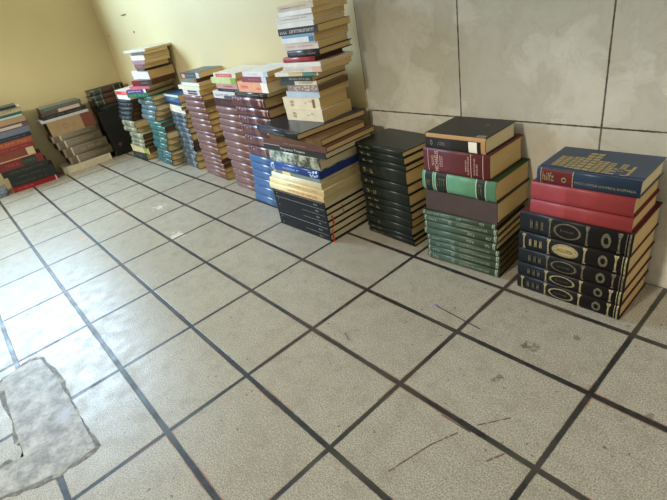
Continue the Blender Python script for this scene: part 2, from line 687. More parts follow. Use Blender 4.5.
PG_TAN = paper((222, 192, 136), .3)
PG_CREAM = paper((236, 220, 176), .24)
PG_GOLD = paper((220, 188, 126), .3)
PG_DARK = paper((120, 96, 62), .5)
PG_BROWN = paper((92, 66, 40), .3)
PG_BUFF = paper((228, 204, 150), .3)

STACKS = {
'A': [
  (1.5731,0.6678,0,0.0412,0.247),
  (1.5735,0.6678,0.0412,0.0382,0.247),
  (1.5737,0.6679,0.0794,0.0438,0.247),
  (1.5747,0.6679,0.1232,0.0482,0.247),
  (1.5757,0.6679,0.1714,0.0569,0.247),
  (1.5984,0.6687,0.2282,0.0359,0.217),
  (1.5995,0.6687,0.2641,0.0452,0.214),
  (1.612,0.6691,0.3093,0.0378,0.208),
],
'B': [
  (1.2825,0.6606,0,0.0253,0.232),
  (1.2837,0.6607,0.0253,0.0221,0.232),
  (1.2845,0.6608,0.0473,0.0202,0.232),
  (1.2836,0.6607,0.0675,0.0179,0.232),
  (1.2758,0.6602,0.0854,0.0225,0.232),
  (1.2784,0.6604,0.1079,0.0223,0.232),
  (1.2784,0.6604,0.1302,0.0207,0.232),
  (1.2748,0.6602,0.151,0.0153,0.232),
  (1.2823,0.6606,0.1662,0.062,0.226),
  (1.2782,0.6604,0.2282,0.0584,0.228),
  (1.2873,0.6609,0.2866,0.068,0.202),
  (1.3036,0.662,0.3545,0.0424,0.168),
],
'C': [
  (0.9948,0.6921,0,0.0191,0.212),
  (0.9931,0.6921,0.0191,0.0172,0.212),
  (0.9909,0.6922,0.0363,0.0328,0.212),
  (0.9978,0.692,0.0691,0.0284,0.212),
  (1.0024,0.6918,0.0976,0.0272,0.212),
  (1.0024,0.6918,0.1249,0.0213,0.212),
  (1.0024,0.6918,0.146,0.0398,0.212),
  (1.0024,0.6918,0.1858,0.0313,0.212),
  (1.0034,0.6918,0.2171,0.0472,0.212),
  (1.0085,0.6916,0.2642,0.0194,0.212),
  (1.0062,0.6917,0.2837,0.0245,0.212),
  (1.0058,0.6917,0.3082,0.019,0.212),
],
'D': [
  (0.6262,0.5562,0,0.0267,0.302),
  (0.6276,0.5562,0.0267,0.0272,0.302),
  (0.6282,0.5562,0.054,0.0242,0.302),
  (0.628,0.5562,0.0782,0.0254,0.302),
  (0.6294,0.5562,0.1036,0.0231,0.302),
  (0.6276,0.5562,0.1267,0.0257,0.302),
  (0.6174,0.556,0.1524,0.0261,0.318),
  (0.6286,0.5562,0.1785,0.0226,0.315),
  (0.6514,0.5566,0.2011,0.0248,0.286),
  (0.6811,0.557,0.2258,0.0136,0.253),
  (0.6567,0.5567,0.2395,0.0313,0.284),
  (0.6682,0.5568,0.2707,0.0442,0.282),
  (0.6451,0.5565,0.3149,0.0219,0.342),
  (0.655,0.5566,0.3368,0.02,0.342),
  (0.6989,0.5573,0.3568,0.0217,0.281),
  (0.637,0.554,0.3786,0.021,0.268),
],
'T': [
  (0.7138,0.6398,0.4,0.0384,0.184),
  (0.7111,0.6396,0.4384,0.0395,0.178),
  (0.7372,0.6419,0.4779,0.0203,0.16),
  (0.7489,0.6429,0.4983,0.0195,0.154),
  (0.7151,0.6399,0.5177,0.0136,0.179),
  (0.7247,0.6408,0.5313,0.0145,0.16),
  (0.6978,0.6384,0.5458,0.0124,0.207),
  (0.7464,0.6427,0.5582,0.0163,0.186),
  (0.7522,0.6432,0.5745,0.0136,0.181),
  (0.7571,0.6436,0.5882,0.0156,0.151),
  (0.7845,0.646,0.6038,0.0202,0.147),
  (0.7734,0.645,0.624,0.0206,0.156),
  (0.7714,0.6448,0.6446,0.0238,0.153),
  (0.7632,0.6441,0.6684,0.0202,0.179),
  (0.7648,0.6443,0.6886,0.015,0.17),
  (0.7605,0.6439,0.7036,0.0173,0.17),
  (0.7826,0.6458,0.7209,0.0135,0.153),
  (0.7828,0.6458,0.7344,0.0168,0.157),
],
'E': [
  (0.3257,0.6383,0,0.0393,0.245),
  (0.3385,0.6379,0.0393,0.0458,0.245),
  (0.3547,0.6375,0.0851,0.0414,0.245),
  (0.3621,0.6373,0.1265,0.0358,0.245),
  (0.367,0.6372,0.1623,0.0336,0.245),
  (0.371,0.6371,0.1959,0.0339,0.245),
  (0.3822,0.6368,0.2298,0.0436,0.245),
  (0.3796,0.6369,0.2735,0.0446,0.245),
  (0.3748,0.637,0.3181,0.0441,0.245),
  (0.3744,0.637,0.3622,0.0354,0.245),
  (0.3747,0.637,0.3976,0.0348,0.245),
  (0.3616,0.6373,0.4325,0.0396,0.245),
  (0.3964,0.6364,0.4721,0.0187,0.245),
  (0.4353,0.6354,0.4908,0.0364,0.213),
  (0.4752,0.6343,0.5272,0.0202,0.176),
  (0.494,0.6339,0.5473,0.0178,0.174),
],
'F': [
  (0.0563,0.6979,0,0.024,0.237),
  (0.0588,0.6978,0.024,0.037,0.237),
  (0.0545,0.698,0.061,0.0355,0.237),
  (0.0603,0.6978,0.0965,0.0418,0.237),
  (0.0438,0.6985,0.1383,0.036,0.237),
  (0.0612,0.6977,0.1743,0.0355,0.237),
  (0.0627,0.6977,0.2098,0.0329,0.237),
  (0.0682,0.6974,0.2427,0.0404,0.237),
  (0.0579,0.6979,0.2831,0.0303,0.237),
  (0.0728,0.6973,0.3134,0.032,0.237),
  (0.089,0.6966,0.3454,0.0269,0.237),
  (0.0761,0.6971,0.3723,0.0298,0.237),
  (0.0758,0.6971,0.4021,0.0366,0.23),
  (0.0858,0.6967,0.4387,0.0309,0.224),
  (0.1427,0.6943,0.4696,0.0129,0.186),
  (0.1416,0.6944,0.4825,0.0205,0.194),
  (0.1055,0.6959,0.503,0.0241,0.229),
  (0.1428,0.6943,0.527,0.0189,0.203),
],
'G': [
  (-0.306,0.7179,0,0.042,0.237),
  (-0.2951,0.7175,0.042,0.025,0.237),
  (-0.2914,0.7173,0.067,0.0263,0.237),
  (-0.2981,0.7176,0.0933,0.0234,0.237),
  (-0.294,0.7174,0.1168,0.0242,0.237),
  (-0.2938,0.7174,0.141,0.0374,0.237),
  (-0.2912,0.7173,0.1784,0.0255,0.237),
  (-0.2795,0.7168,0.2039,0.0317,0.237),
  (-0.2859,0.7171,0.2356,0.0193,0.237),
  (-0.2917,0.7173,0.2549,0.0395,0.237),
  (-0.2841,0.717,0.2944,0.0257,0.237),
  (-0.2905,0.7173,0.3201,0.0312,0.237),
  (-0.2996,0.7177,0.3513,0.0287,0.237),
  (-0.2841,0.717,0.38,0.0311,0.237),
  (-0.2994,0.7176,0.411,0.0258,0.237),
  (-0.2818,0.7169,0.4368,0.0263,0.204),
  (-0.325,0.7187,0.4632,0.0188,0.262),
  (-0.2947,0.7174,0.4819,0.0156,0.24),
  (-0.2545,0.7158,0.4975,0.0185,0.184),
  (-0.251,0.7156,0.5161,0.0249,0.195),
],
'H': [
  (-0.6547,0.7423,0,0.0453,0.229),
  (-0.6494,0.7418,0.0453,0.0403,0.229),
  (-0.6045,0.7377,0.0856,0.0282,0.229),
  (-0.6133,0.7385,0.1138,0.0357,0.229),
  (-0.5934,0.7367,0.1495,0.0307,0.229),
  (-0.5962,0.737,0.1802,0.0371,0.229),
  (-0.6034,0.7376,0.2173,0.0321,0.229),
  (-0.6025,0.7375,0.2494,0.0283,0.229),
  (-0.5818,0.7357,0.2776,0.0248,0.229),
  (-0.5733,0.7349,0.3025,0.028,0.229),
  (-0.5795,0.7354,0.3304,0.0232,0.247),
  (-0.5716,0.7347,0.3537,0.0174,0.231),
  (-0.5524,0.733,0.3711,0.014,0.198),
  (-0.6077,0.738,0.3851,0.0408,0.229),
],
'I': [
  (-0.9238,0.6812,0,0.0383,0.245),
  (-0.8994,0.6803,0.0383,0.0371,0.245),
  (-0.8726,0.6793,0.0754,0.0217,0.245),
  (-0.8971,0.6802,0.0971,0.0439,0.245),
  (-0.8614,0.6788,0.141,0.0393,0.245),
  (-0.833,0.6777,0.1803,0.041,0.245),
  (-0.8341,0.6778,0.2213,0.0337,0.245),
  (-0.8563,0.6786,0.255,0.0224,0.245),
  (-0.9216,0.6811,0.2774,0.0328,0.245),
  (-0.8854,0.6797,0.3103,0.0329,0.245),
  (-0.8508,0.6784,0.3432,0.0282,0.245),
  (-0.8795,0.6795,0.3714,0.0283,0.245),
  (-0.8653,0.679,0.3997,0.0255,0.245),
  (-0.853,0.6187,0.4252,0.0226,0.202),
  (-0.8223,0.6269,0.4478,0.0199,0.161),
  (-0.8091,0.6305,0.4677,0.0189,0.192),
  (-0.7869,0.6364,0.4867,0.0285,0.222),
  (-0.8374,0.6848,0.5152,0.0438,0.232),
  (-0.7396,0.6848,0.559,0.0139,0.123),
  (-0.7483,0.6848,0.5729,0.0228,0.161),
  (-0.763,0.6848,0.5957,0.0203,0.199),
  (-0.7561,0.6848,0.616,0.0248,0.192),
  (-0.7358,0.6848,0.6407,0.0158,0.183),
  (-0.8413,0.6848,0.6566,0.0117,0.291),
],
'J': [
  (-1.2665,0.6369,0,0.0439,0.229),
  (-1.2861,0.6364,0.0439,0.0466,0.299),
  (-1.1966,0.6389,0.0904,0.0289,0.229),
  (-1.1769,0.6394,0.1193,0.0275,0.229),
  (-1.1666,0.6397,0.1468,0.0396,0.229),
  (-1.2392,0.6377,0.1864,0.0339,0.229),
  (-1.2248,0.6381,0.2202,0.0443,0.229),
  (-1.2377,0.6377,0.2645,0.0339,0.229),
  (-1.2022,0.6387,0.2985,0.0293,0.229),
  (-1.1797,0.6393,0.3278,0.0287,0.229),
  (-1.1577,0.64,0.3565,0.0278,0.229),
  (-1.1446,0.6403,0.3843,0.0178,0.229),
  (-1.1911,0.639,0.4021,0.0267,0.27),
  (-1.187,0.6391,0.4289,0.027,0.262),
],
'L': [
  (-1.4417,0.2063,0,0.0453,0.336),
  (-1.4411,0.2685,0.0453,0.0546,0.278),
  (-1.4412,0.2568,0.0999,0.0594,0.295),
  (-1.4414,0.2385,0.1594,0.0532,0.318),
  (-1.4415,0.2247,0.2126,0.0392,0.322),
  (-1.4414,0.2396,0.2517,0.0943,0.215),
  (-1.4416,0.2153,0.3461,0.0166,0.297),
  (-1.4414,0.2353,0.3627,0.0244,0.281),
  (-1.4414,0.2405,0.3871,0.0258,0.247),
  (-1.4414,0.2405,0.4129,0.0212,0.252),
],
'M': [
  (-1.4389,-0.1134,0,0.0328,0.27),
  (-1.4399,-0.1251,0.0328,0.0385,0.288),
  (-1.4388,-0.1124,0.0713,0.0318,0.277),
  (-1.4385,-0.1087,0.1032,0.0393,0.253),
  (-1.4363,-0.0841,0.1425,0.0512,0.216),
  (-1.4432,-0.1623,0.1937,0.0514,0.269),
  (-1.4421,-0.1498,0.2451,0.0284,0.269),
  (-1.4417,-0.1455,0.2735,0.033,0.269),
  (-1.4409,-0.136,0.3065,0.0271,0.269),
  (-1.4403,-0.1293,0.3335,0.0333,0.269),
  (-1.4397,-0.1225,0.3668,0.0325,0.269),
  (-1.4399,-0.1246,0.3993,0.0321,0.269),
  (-1.4401,-0.1267,0.4314,0.0261,0.269),
  (-1.4395,-0.1201,0.4575,0.0282,0.269),
  (-1.4415,-0.1434,0.4857,0.0149,0.269),
],
'K': [
  (-1.4458,0.56,0,0.0626,0.25),
  (-1.446,0.5646,0.0626,0.0583,0.25),
  (-1.4461,0.5677,0.1209,0.0573,0.25),
  (-1.4462,0.5707,0.1782,0.0564,0.25),
  (-1.4463,0.5737,0.2346,0.0574,0.25),
  (-1.4462,0.5704,0.292,0.0524,0.25),
  (-1.4461,0.5689,0.3444,0.0408,0.25),
  (-1.4462,0.5696,0.3852,0.0356,0.25),
  (-1.4464,0.5751,0.4207,0.0369,0.25),
],
'N': [
  (-1.4521,-0.4008,0,0.0213,0.25),
  (-1.4514,-0.3929,0.0213,0.0222,0.25),
],
}

ORD = ('lowest', 'second', 'third', 'fourth', 'fifth', 'sixth', 'seventh', 'eighth', 'ninth', 'tenth', 'eleventh', 'twelfth',
       'thirteenth', 'fourteenth', 'fifteenth', 'sixteenth', 'seventeenth', 'eighteenth', 'nineteenth', 'twentieth', 'twenty-first',
       'twenty-second', 'twenty-third', 'twenty-fourth', 'twenty-fifth', 'twenty-sixth')
STACK = {'A': ('stack topped by the blue encyclopaedia', 'books in the stack under the blue encyclopaedia'),
         'B': ('stack with the mint-green spine', 'books in the stack with the mint-green spine'),
         'C': ('all blackish-green stack', 'volumes of the blackish-green stack'),
         'D': ('tallest stack', 'books in the tallest stack'),
         'E': ('stack of blue and maroon volumes', 'books in the blue and maroon stack'),
         'F': ('brown stack beside the maroon volumes', 'books in the brown stack beside the maroon volumes'),
         'G': ('brown stack beside the blue-grey one', 'books in the brown stack beside the blue-grey one'),
         'H': ('narrow blue-grey stack', 'books in the blue-grey stack'),
         'I': ('teal stack', 'books in the teal stack'),
         'J': ('navy and olive corner stack', 'books in the navy and olive stack'),
         'K': ('black corner stack', 'books in the black corner stack'),
         'L': ('grey-brown stack by the left wall', 'books in the grey-brown stack'),
         'M': ('stack standing on a red book', 'books in the stack standing on a red book'),
         'N': ('cut-off pile at the floor edge', 'books cut off by the frame')}


STACK_YAW = {'A': 1.9, 'B': 3.6, 'C': -2.1}


def place(st, k, yaw, depth, cover, pages, kind='hardcover_book', desc=None, label=None, bulge=.0, L=None, D=None, dx=0, dy=0, anchor=None, rise=0, **kw):
    x, y, z, T, l = STACKS[st][k]
    LL = L or l
    x += bulge * .7 * math.sin(R(yaw))    # the rounded back stands proud of its corners
    y -= bulge * .7 * math.cos(R(yaw))
    a = R(yaw)
    pv = kw.pop('pivot', 0)               # turn the book about this point of its spine
    if pv:
        y0 = R(STACK_YAW[st])
        x += l * pv * (math.cos(y0) - math.cos(a))
        y += l * pv * (math.sin(y0) - math.sin(a))
    if anchor == 'R':
        x += math.cos(a) * (l - LL)
        y += math.sin(a) * (l - LL)
    M = Matrix.Translation((x + dx, y + dy, z + rise)) @ Matrix.Rotation(a, 4, 'Z')
    b = Book(kind, LL, D or depth, T - .0004, M, cover, pages, bulge=bulge, **kw)
    if label is None:
        label = '%s, %s up in the %s' % (desc, ORD[k], STACK[st][0])
        if k == 0:
            label = '%s, lowest of the %s' % (desc, STACK[st][0])
    assert 4 <= len(label.split()) <= 16, label
    b.tag(label, 'book', STACK[st][1])
    b.yaw = yaw
    return b


# ---- stack A: five gilt encyclopaedia volumes, two red, one blue -------------------------------------------------
M_BLACKLEATHER = cloth((22, 22, 21), .42, .2, 'black_leatherette', .22)
M_MAROONBOARD = cloth((86, 20, 26), .45)
for k in range(5):
    b = place('A', k, .5 + .06 * k, .172, M_BLACKLEATHER, PG_TAN, desc='black gilt-oval volume' if k != 3 else 'black volume with brightest gilt oval',
              bulge=.004, boards=M_MAROONBOARD, groove=True, dx=random.uniform(-.001, .001))
    bright = k in (3, 0)
    g = GOLD if bright or k == 1 else DULLGOLD
    b.bands([(.950, .956), (.970, .984)], g, 'gilt_end_band')
    em = [b.ring(.46, .5, .125, .36, .16 if k != 3 else .3)]
    b.spine_polys('oval_emblem', em, g)
    if k == 3:
        b.spine_polys('emblem_field', [b.disc(.46, .5, .10, .26)], ink((190, 168, 116), .2, .5, .35), .0004)
        b.text('ENCICLOPEDIA', .385, .535, .40, .60, ink((50, 40, 26)), 'emblem_title')
    else:
        b.text('Enciclopedia', .40, .52, .44, .57, DULLGOLD, 'emblem_title')
    def column(cx, w):
        # a small gilt column: capital, shaft and base
        return [b.rect(cx - w, cx + w, .84, .94), b.rect(cx - w * .7, cx + w * .7, .76, .84), b.rect(cx - w * .42, cx + w * .42, .14, .76), b.rect(cx - w * .8, cx + w * .8, .06, .14)]
    for cx in (.055, .30, .635, .90):
        if k in (1, 2, 4) and cx < .1:
            continue
        b.spine_polys('gilt_column', column(cx, .018), g)
    marks = []
    for cx in (.12, .175, .225):
        marks += [b.rect(cx - .012, cx - .003, .3, .7), b.rect(cx + .003, cx + .012, .3, .7), b.rect(cx - .012, cx + .012, .45, .55)]
    b.spine_polys('gilt_lettering', marks, g if k == 3 else DULLGOLD)
    b.spine_polys('gilt_rosette', [b.ring(.795, .5, .040, .32, .5)], DULLGOLD)
M_REDCLOTH = cloth((150, 56, 58), .45, .15)
M_REDTOP = cloth((120, 22, 32), .5)
for k in (5, 6):
    b = place('A', k, .8, .156, M_REDCLOTH, PG_TAN, label=('plain faded red cloth book lying on the black gilt volumes', 'plain faded red cloth book directly under the blue encyclopaedia')[k - 5],
              bulge=.004, boards=M_REDTOP, L=(.216, .214)[k - 5], anchor='R')
    b.bands([(.37, .60)], cloth((142, 52, 54), .45, .1), 'faded_title_panel', z0=.12, z1=.88)
b = place('A', 7, .6, .138, cloth((32, 52, 76), .35, .12, 'navy_leatherette'), PG_CREAM, bulge=.003, groove=True,
          label='navy blue encyclopaedia volume with gold lettering, on two red books')
b.bands([(.045, .375)], cloth((92, 24, 26), .4), 'maroon_title_label', z0=.03, z1=.97)
b.bands([(.040, .048), (.372, .382)], GOLD, 'gilt_rule', eps=.0007)
b.text('hilfz', .065, .185, .26, .78, GOLD, eps=.0012)
b.spine_polys('gilt_seal', [b.ring(.29, .42, .025, .16, .4)], GOLD, .0012)
b.text('ENCICLOPEDIA UNIVERSAL ILUSTRADA', .40, .965, .30, .44, GOLD, 'volume_title', eps=.0008)
polys = []
def bar(x0, x1, y0, y1):
    polys.append(([(x0, y0), (x1, y0), (x1, y1), (x0, y1)], [(0, 1, 2, 3)]))
LL = b.L
# tall block capitals stamped on the upper board, read from the fore edge
cells = [(.020, .046, .022, .082), (.049, .069, .018, .086), (.071, .100, .015, .118), (.102, .124, .014, .078), (.127, .139, .014, .074), (.150, .162, .034, .074)]
for x0, x1, y0, y1 in cells:
    n = 7
    for i in range(n):
        ya = y0 + (y1 - y0) * i / n
        yb = ya + (y1 - y0) / n * .78
        bar(x0, x0 + (x1 - x0) * .46, ya, yb)
        bar(x0 + (x1 - x0) * .54, x1, ya, yb)
bar(.139, .150, .014, .020); bar(.139, .150, .028, .034); bar(.162, .174, .014, .018); bar(.172, .178, .018, .066); bar(.141, .172, .040, .046)
b.top_polys('cover_lettering', polys, ink((172, 152, 100), .2, .5, .4))

# ---- stack B ------------------------------------------------------------------------------------------------------
M_GREEN = cloth((66, 84, 66), .40, .35, 'green_leatherette')
M_GREENLITE = ink((158, 172, 148), .1, .5, .4)
for k in range(8):
    b = place('B', k, 3.6 + random.uniform(-.5, .5), .16, M_GREEN, (PG_DARK, PG_DARK, PG_DARK, PG_DARK, PG_TAN, PG_BUFF, PG_TAN, PG_DARK)[k],
              desc='slim green volume with pale spine lettering', bulge=.005, boards=cloth((30, 44, 32), .5))
    b.bands([(.02, .035), (.955, .968), (.975, .985)], M_GREENLITE, 'pale_rule')
    if k == 7:
        b.spine_polys('spine_title', b.scribble(.07, .40, .28, .72, 16, k), M_GREENLITE)
        b.spine_polys('volume_lettering', b.scribble(.5, .56, .2, .8, 2, k), M_GREENLITE)
        b.spine_polys('volume_lettering', b.scribble(.80, .86, .2, .8, 3, k + 9), M_GREENLITE)
    elif k == 5 or k == 4:
        b.spine_polys('volume_lettering', b.scribble(.62, .72, .3, .7, 4, k), M_GREENLITE)
        b.spine_polys('volume_lettering', b.scribble(.86, .93, .3, .7, 3, k + 4), M_GREENLITE)
    else:
        b.text('TESOURO DA JUVENTUDE', .47, .88, .30, .70, M_GREENLITE)
        b.spine_polys('volume_lettering', b.scribble(.08, .20, .3, .7, 4, k), M_GREENLITE)
        b.spine_polys('volume_lettering', b.scribble(.36, .41, .2, .8, 2, k + 4), M_GREENLITE)
b = place('B', 8, 1.5, pivot=1, depth=.178, cover=cloth((74, 60, 56), .6, .12), pages=PG_BUFF, label='thick plain brown-grey book between the green volumes and mint-green spine', bulge=.0)
b = place('B', 9, 1.0, pivot=1, depth=.178, cover=cloth((98, 152, 120), .42, .35, 'mint_leather'), pages=PG_TAN, label='thick book with a mint-green spine banded in black', bulge=.007,
          boards=cloth((22, 66, 30), .45))
dk = cloth((24, 36, 32), .4, .2)
b.bands([(.045, .155), (.205, .36), (.765, .87)], dk, 'black_title_band', z0=.01, z1=.99)
b.bands([(.038, .045), (.155, .165), (.195, .205), (.36, .37), (.752, .765), (.87, .882)], ink((170, 196, 168), 0, .5, .3), 'pale_rule', eps=.0006, z0=.01, z1=.99)
b.spine_polys('gilt_lettering', b.scribble(.22, .345, .35, .75, 4, 3) + b.scribble(.06, .14, .3, .6, 2, 5) + b.scribble(.79, .84, .3, .8, 2, 6), DULLGOLD, .0008)
b = place('B', 10, 1.0, pivot=1, depth=.165, cover=cloth((94, 38, 42), .5, .15), pages=PG_TAN, label='maroon dictionary with pale lettering climbing its spine', bulge=.002)
PK = ink((214, 176, 164), .05, .5, .15)
b.bands([(.075, .082), (.735, .742), (.905, .912)], PK, 'pale_rule', z0=.03, z1=.97)
b.text('NOVO', .135, .175, .30, .72, PK, 'spine_title', rot=True)
b.text('MICHAELIS', .185, .245, .08, .92, PK, 'spine_title', rot=True)
b.text('DICIONARIO', .262, .285, .28, .75, PK, 'spine_subtitle', rot=True)
b.text('ILUSTRADO', .292, .314, .28, .75, PK, 'spine_subtitle', rot=True)
b.text('INGLES', .655, .676, .26, .70, PK, 'volume_title', rot=True)
b.text('PORTUGUES', .69, .712, .12, .86, PK, 'volume_title', rot=True)
b.text('PORTUGUES', .78, .80, .16, .82, PK, 'volume_title', rot=True)
b.text('INGLES', .815, .835, .16, .6, PK, 'volume_title', rot=True)
b = place('B', 11, .8, .145, cloth((34, 32, 30), .45, .15), PG_CREAM, label='black book with a tan spine edge, topmost beside the wall tiles', bulge=.003, L=.182, anchor='R', pivot=1, dx=.008)
TAN = cloth((176, 134, 84), .55, .3)
b.bands([(.02, 1.0)], TAN, 'tan_spine_edge', z0=.76, z1=.995)
b.bands([(.93, 1.0)], TAN, 'tan_spine_edge', z0=.03, z1=.76)
b.bands([(.74, .87)], ink((226, 220, 204), 0, .6), 'white_shelf_label', z0=.05, z1=.72)
b.spine_polys('gilt_lettering', b.scribble(.20, .38, .42, .50, 8, 2) + b.scribble(.22, .36, .30, .36, 6, 4) + [b.ring(.115, .42, .02, .16, .3)], ink((150, 146, 130), .2))
LL, DD = b.L, b.D
b.top_polys('cover_stamp', [([(LL * .72 + .006 * math.cos(a * .5236), DD * .66 + .006 * math.sin(a * .5236)) for a in range(12)], [tuple(range(12))])], ink((96, 94, 88), .3))
b.top_polys('cover_sticker', [([(LL * .83, .004), (LL * .97, .004), (LL * .97, .020), (LL * .83, .020)], [(0, 1, 2, 3)])], ink((128, 122, 106), .0, .5, .3))

# ---- stack C ------------------------------------------------------------------------------------------------------
M_DKGREEN = cloth((22, 32, 29), .33, .2, 'blackish_green_leatherette')
for k in range(12):
    b = place('C', k, -2.1 - .32 * k + random.uniform(-.4, .4), .152, pivot=.5, L=.212 + .001 * k, dx=-.0022 * k, cover=M_DKGREEN, pages=PG_TAN if k not in (3, 9) else PG_GOLD, desc='blackish-green volume' if k < 11 else None,
              label=None if k < 11 else 'blackish-green volume on top of the all blackish-green stack', bulge=.003, groove=True)
    b.spine_polys('gilt_numerals', b.scribble(.10, .17, .30, .62, 2, k) + b.scribble(.19, .23, .42, .50, 1, k + 40) + b.scribble(.25, .33, .30, .62, 2, k + 20), ink((156, 142, 100), .1, .45, .4))

# ---- stack D: large flat books, then the tower of paperbacks on it ---------------------------------------------------
M_BLACKMATT = cloth((22, 24, 28), .5, .12, 'black_matt_cloth', .22)
for k in range(6):
    b = place('D', k, .9, .235, M_BLACKMATT, PG_CREAM, desc='large black volume with white spine line', bulge=.0)
    b.spine_polys('white_rule', [b.rect(.03, .97, .86, .90)] if k in (1, 4, 5) else [b.rect(.55, .97, .84, .87)], SILVER)
    b.spine_polys('spine_lettering', b.scribble(.80, .87, .25, .45, 5, k) + b.scribble(.07, .09, .4, .6, 1, k), SILVER)
    if k in (1, 3, 4):
        # page marker ribbon hanging out of the end of the block
        y = (.014, .020, .074)[(1, 3, 4).index(k)]
        c = [(236, 70, 40), (214, 58, 40), (150, 40, 36)][(1, 3, 4).index(k)]
        wv = [.0065, .0055, .0022][(1, 3, 4).index(k)]
        zt = b.T * .55
        z0 = STACKS['D'][k][2]
        drop = -z0 + .0012 if k == 1 else -.024
        pts = [(b.L - .006, zt), (b.L + .0015, zt - .0008), (b.L + .003, b.T * .2), (b.L + .005, drop)]
        if k == 1:
            pts += [(b.L + .012, drop - .0002)]
        v, f = [], []
        for i, (px, pz) in enumerate(pts):
            v += [(px, y - .003 * i * (k == 1), pz), (px, y + wv - .003 * i * (k == 1), pz)]
        n = len(v)
        v += [(p[0] - .0003, p[1], p[2] - .0003) for p in v]
        for i in range(len(pts) - 1):
            f += [(2 * i, 2 * i + 1, 2 * i + 3, 2 * i + 2), (n + 2 * i + 2, n + 2 * i + 3, n + 2 * i + 1, n + 2 * i)]
        mesh_obj('bookmark_ribbon', v, f, ink(c, 0, .6), b.root)
CREAMCOVER = cloth((236, 218, 166), .5, .1)
for k in (6, 7):
    b = place('D', k, .9, .215, CREAMCOVER, paper((214, 196, 140), .25), label=('cream book with orange lower spine and brown title, on black volumes', 'cream book with faint red spine title')[k - 6], bulge=.003, soft=True)
    b.text(('SAN MIGUEL DE CHASQUES', 'UM GUARDA DE CRISE')[k - 6], .36, .90, .34, .74, ink((176, 96, 60), 0, .5, .2) if k == 6 else ink((206, 146, 112), 0, .5, .2))
    b.bands([(.0, 1.0)], ink((222, 160, 76), 0, .5), 'orange_spine_edge', z0=.02, z1=.10) if k == 6 else None
b = place('D', 8, .9, .215, cloth((234, 228, 196), .5, .1), paper((206, 188, 136), .25), label='plain pale cream book under the blue book of the tallest stack', bulge=.003, soft=True)
b = place('D', 9, .9, .20, cloth((120, 138, 140), .5), PG_BUFF, label='thin grey-blue booklet with a yellow sticky note, under blue book', soft=True, kind='paperback_book')
b.bands([(.17, .36)], ink((226, 218, 168), 0, .7), 'sticky_note', z0=.02, z1=.97)
b = place('D', 10, .9, .205, cloth((40, 76, 150), .3, .4), paper((52, 72, 140), .3), label='glossy blue book with white marks on its rounded spine', bulge=.006)
r_ = random.Random(3)
WM = ink((186, 206, 236), 0, .4)
for _ in range(9):
    b.spine_polys('white_speck', [b.disc(r_.uniform(.02, .12), r_.uniform(.2, .85), r_.uniform(.008, .02), r_.uniform(.05, .15))], WM)
for _ in range(14):
    b.spine_polys('white_speck', [b.disc(r_.uniform(.80, .97), r_.uniform(.2, .8), r_.uniform(.008, .022), r_.uniform(.05, .15))], WM)
b.spine_polys('spine_lettering', b.scribble(.30, .62, .40, .60, 14, 8), WM)
t = NT('printed_photo_jacket')
c = t.mix(t.ramp(t.noise(34, 4, .7), .42, .58), lin(74, 84, 76), lin(186, 196, 180))
c = t.mix(t.ramp(t.noise(60, 3, .6), .58, .66, 0, .8), c, lin(38, 44, 42))
M_PHOTO = t.done(c, .35, .5)
b = place('D', 11, .9, .205, M_PHOTO, PG_CREAM, label='thick book with a grey-green photograph printed on its spine', bulge=.001)
b = place('D', 12, .9, .215, cloth((30, 30, 36), .35, .15), PG_CREAM, label='black book with white title lettering across its spine', bulge=.0)
b.text('Organica Tropos', .30, .70, .28, .74, ink((214, 214, 210)))
b.bands([(0.0, .30)], SILVER, 'white_rule', z0=.88, z1=.97)
b = place('D', 13, .9, .225, cloth((94, 58, 50), .45, .2), PG_TAN, label='reddish-brown book with small gold title, above the black white-titled one', bulge=.0)
b.text('ENCICLOPEDIA MODERNA', .36, .70, .36, .66, GOLD)
b = place('D', 14, .9, .20, cloth((104, 74, 40), .5, .2), PG_TAN, label='olive-brown book under the big dark flat book of tallest stack', bulge=.0)
b.text('TRATADO', .70, .86, .34, .66, GOLD)
b = place('D', 15, -5.0, .285, cloth((36, 42, 52), .28, .15, 'dark_blue_leatherette'), PG_TAN, label='big dark slate flat book carrying the tower of paperbacks', bulge=.002, groove=True)
b.spine_polys('spine_lettering', b.scribble(.08, .48, .60, .80, 22, 4) + b.scribble(.10, .72, .26, .46, 30, 6), ink((120, 128, 138), .2))

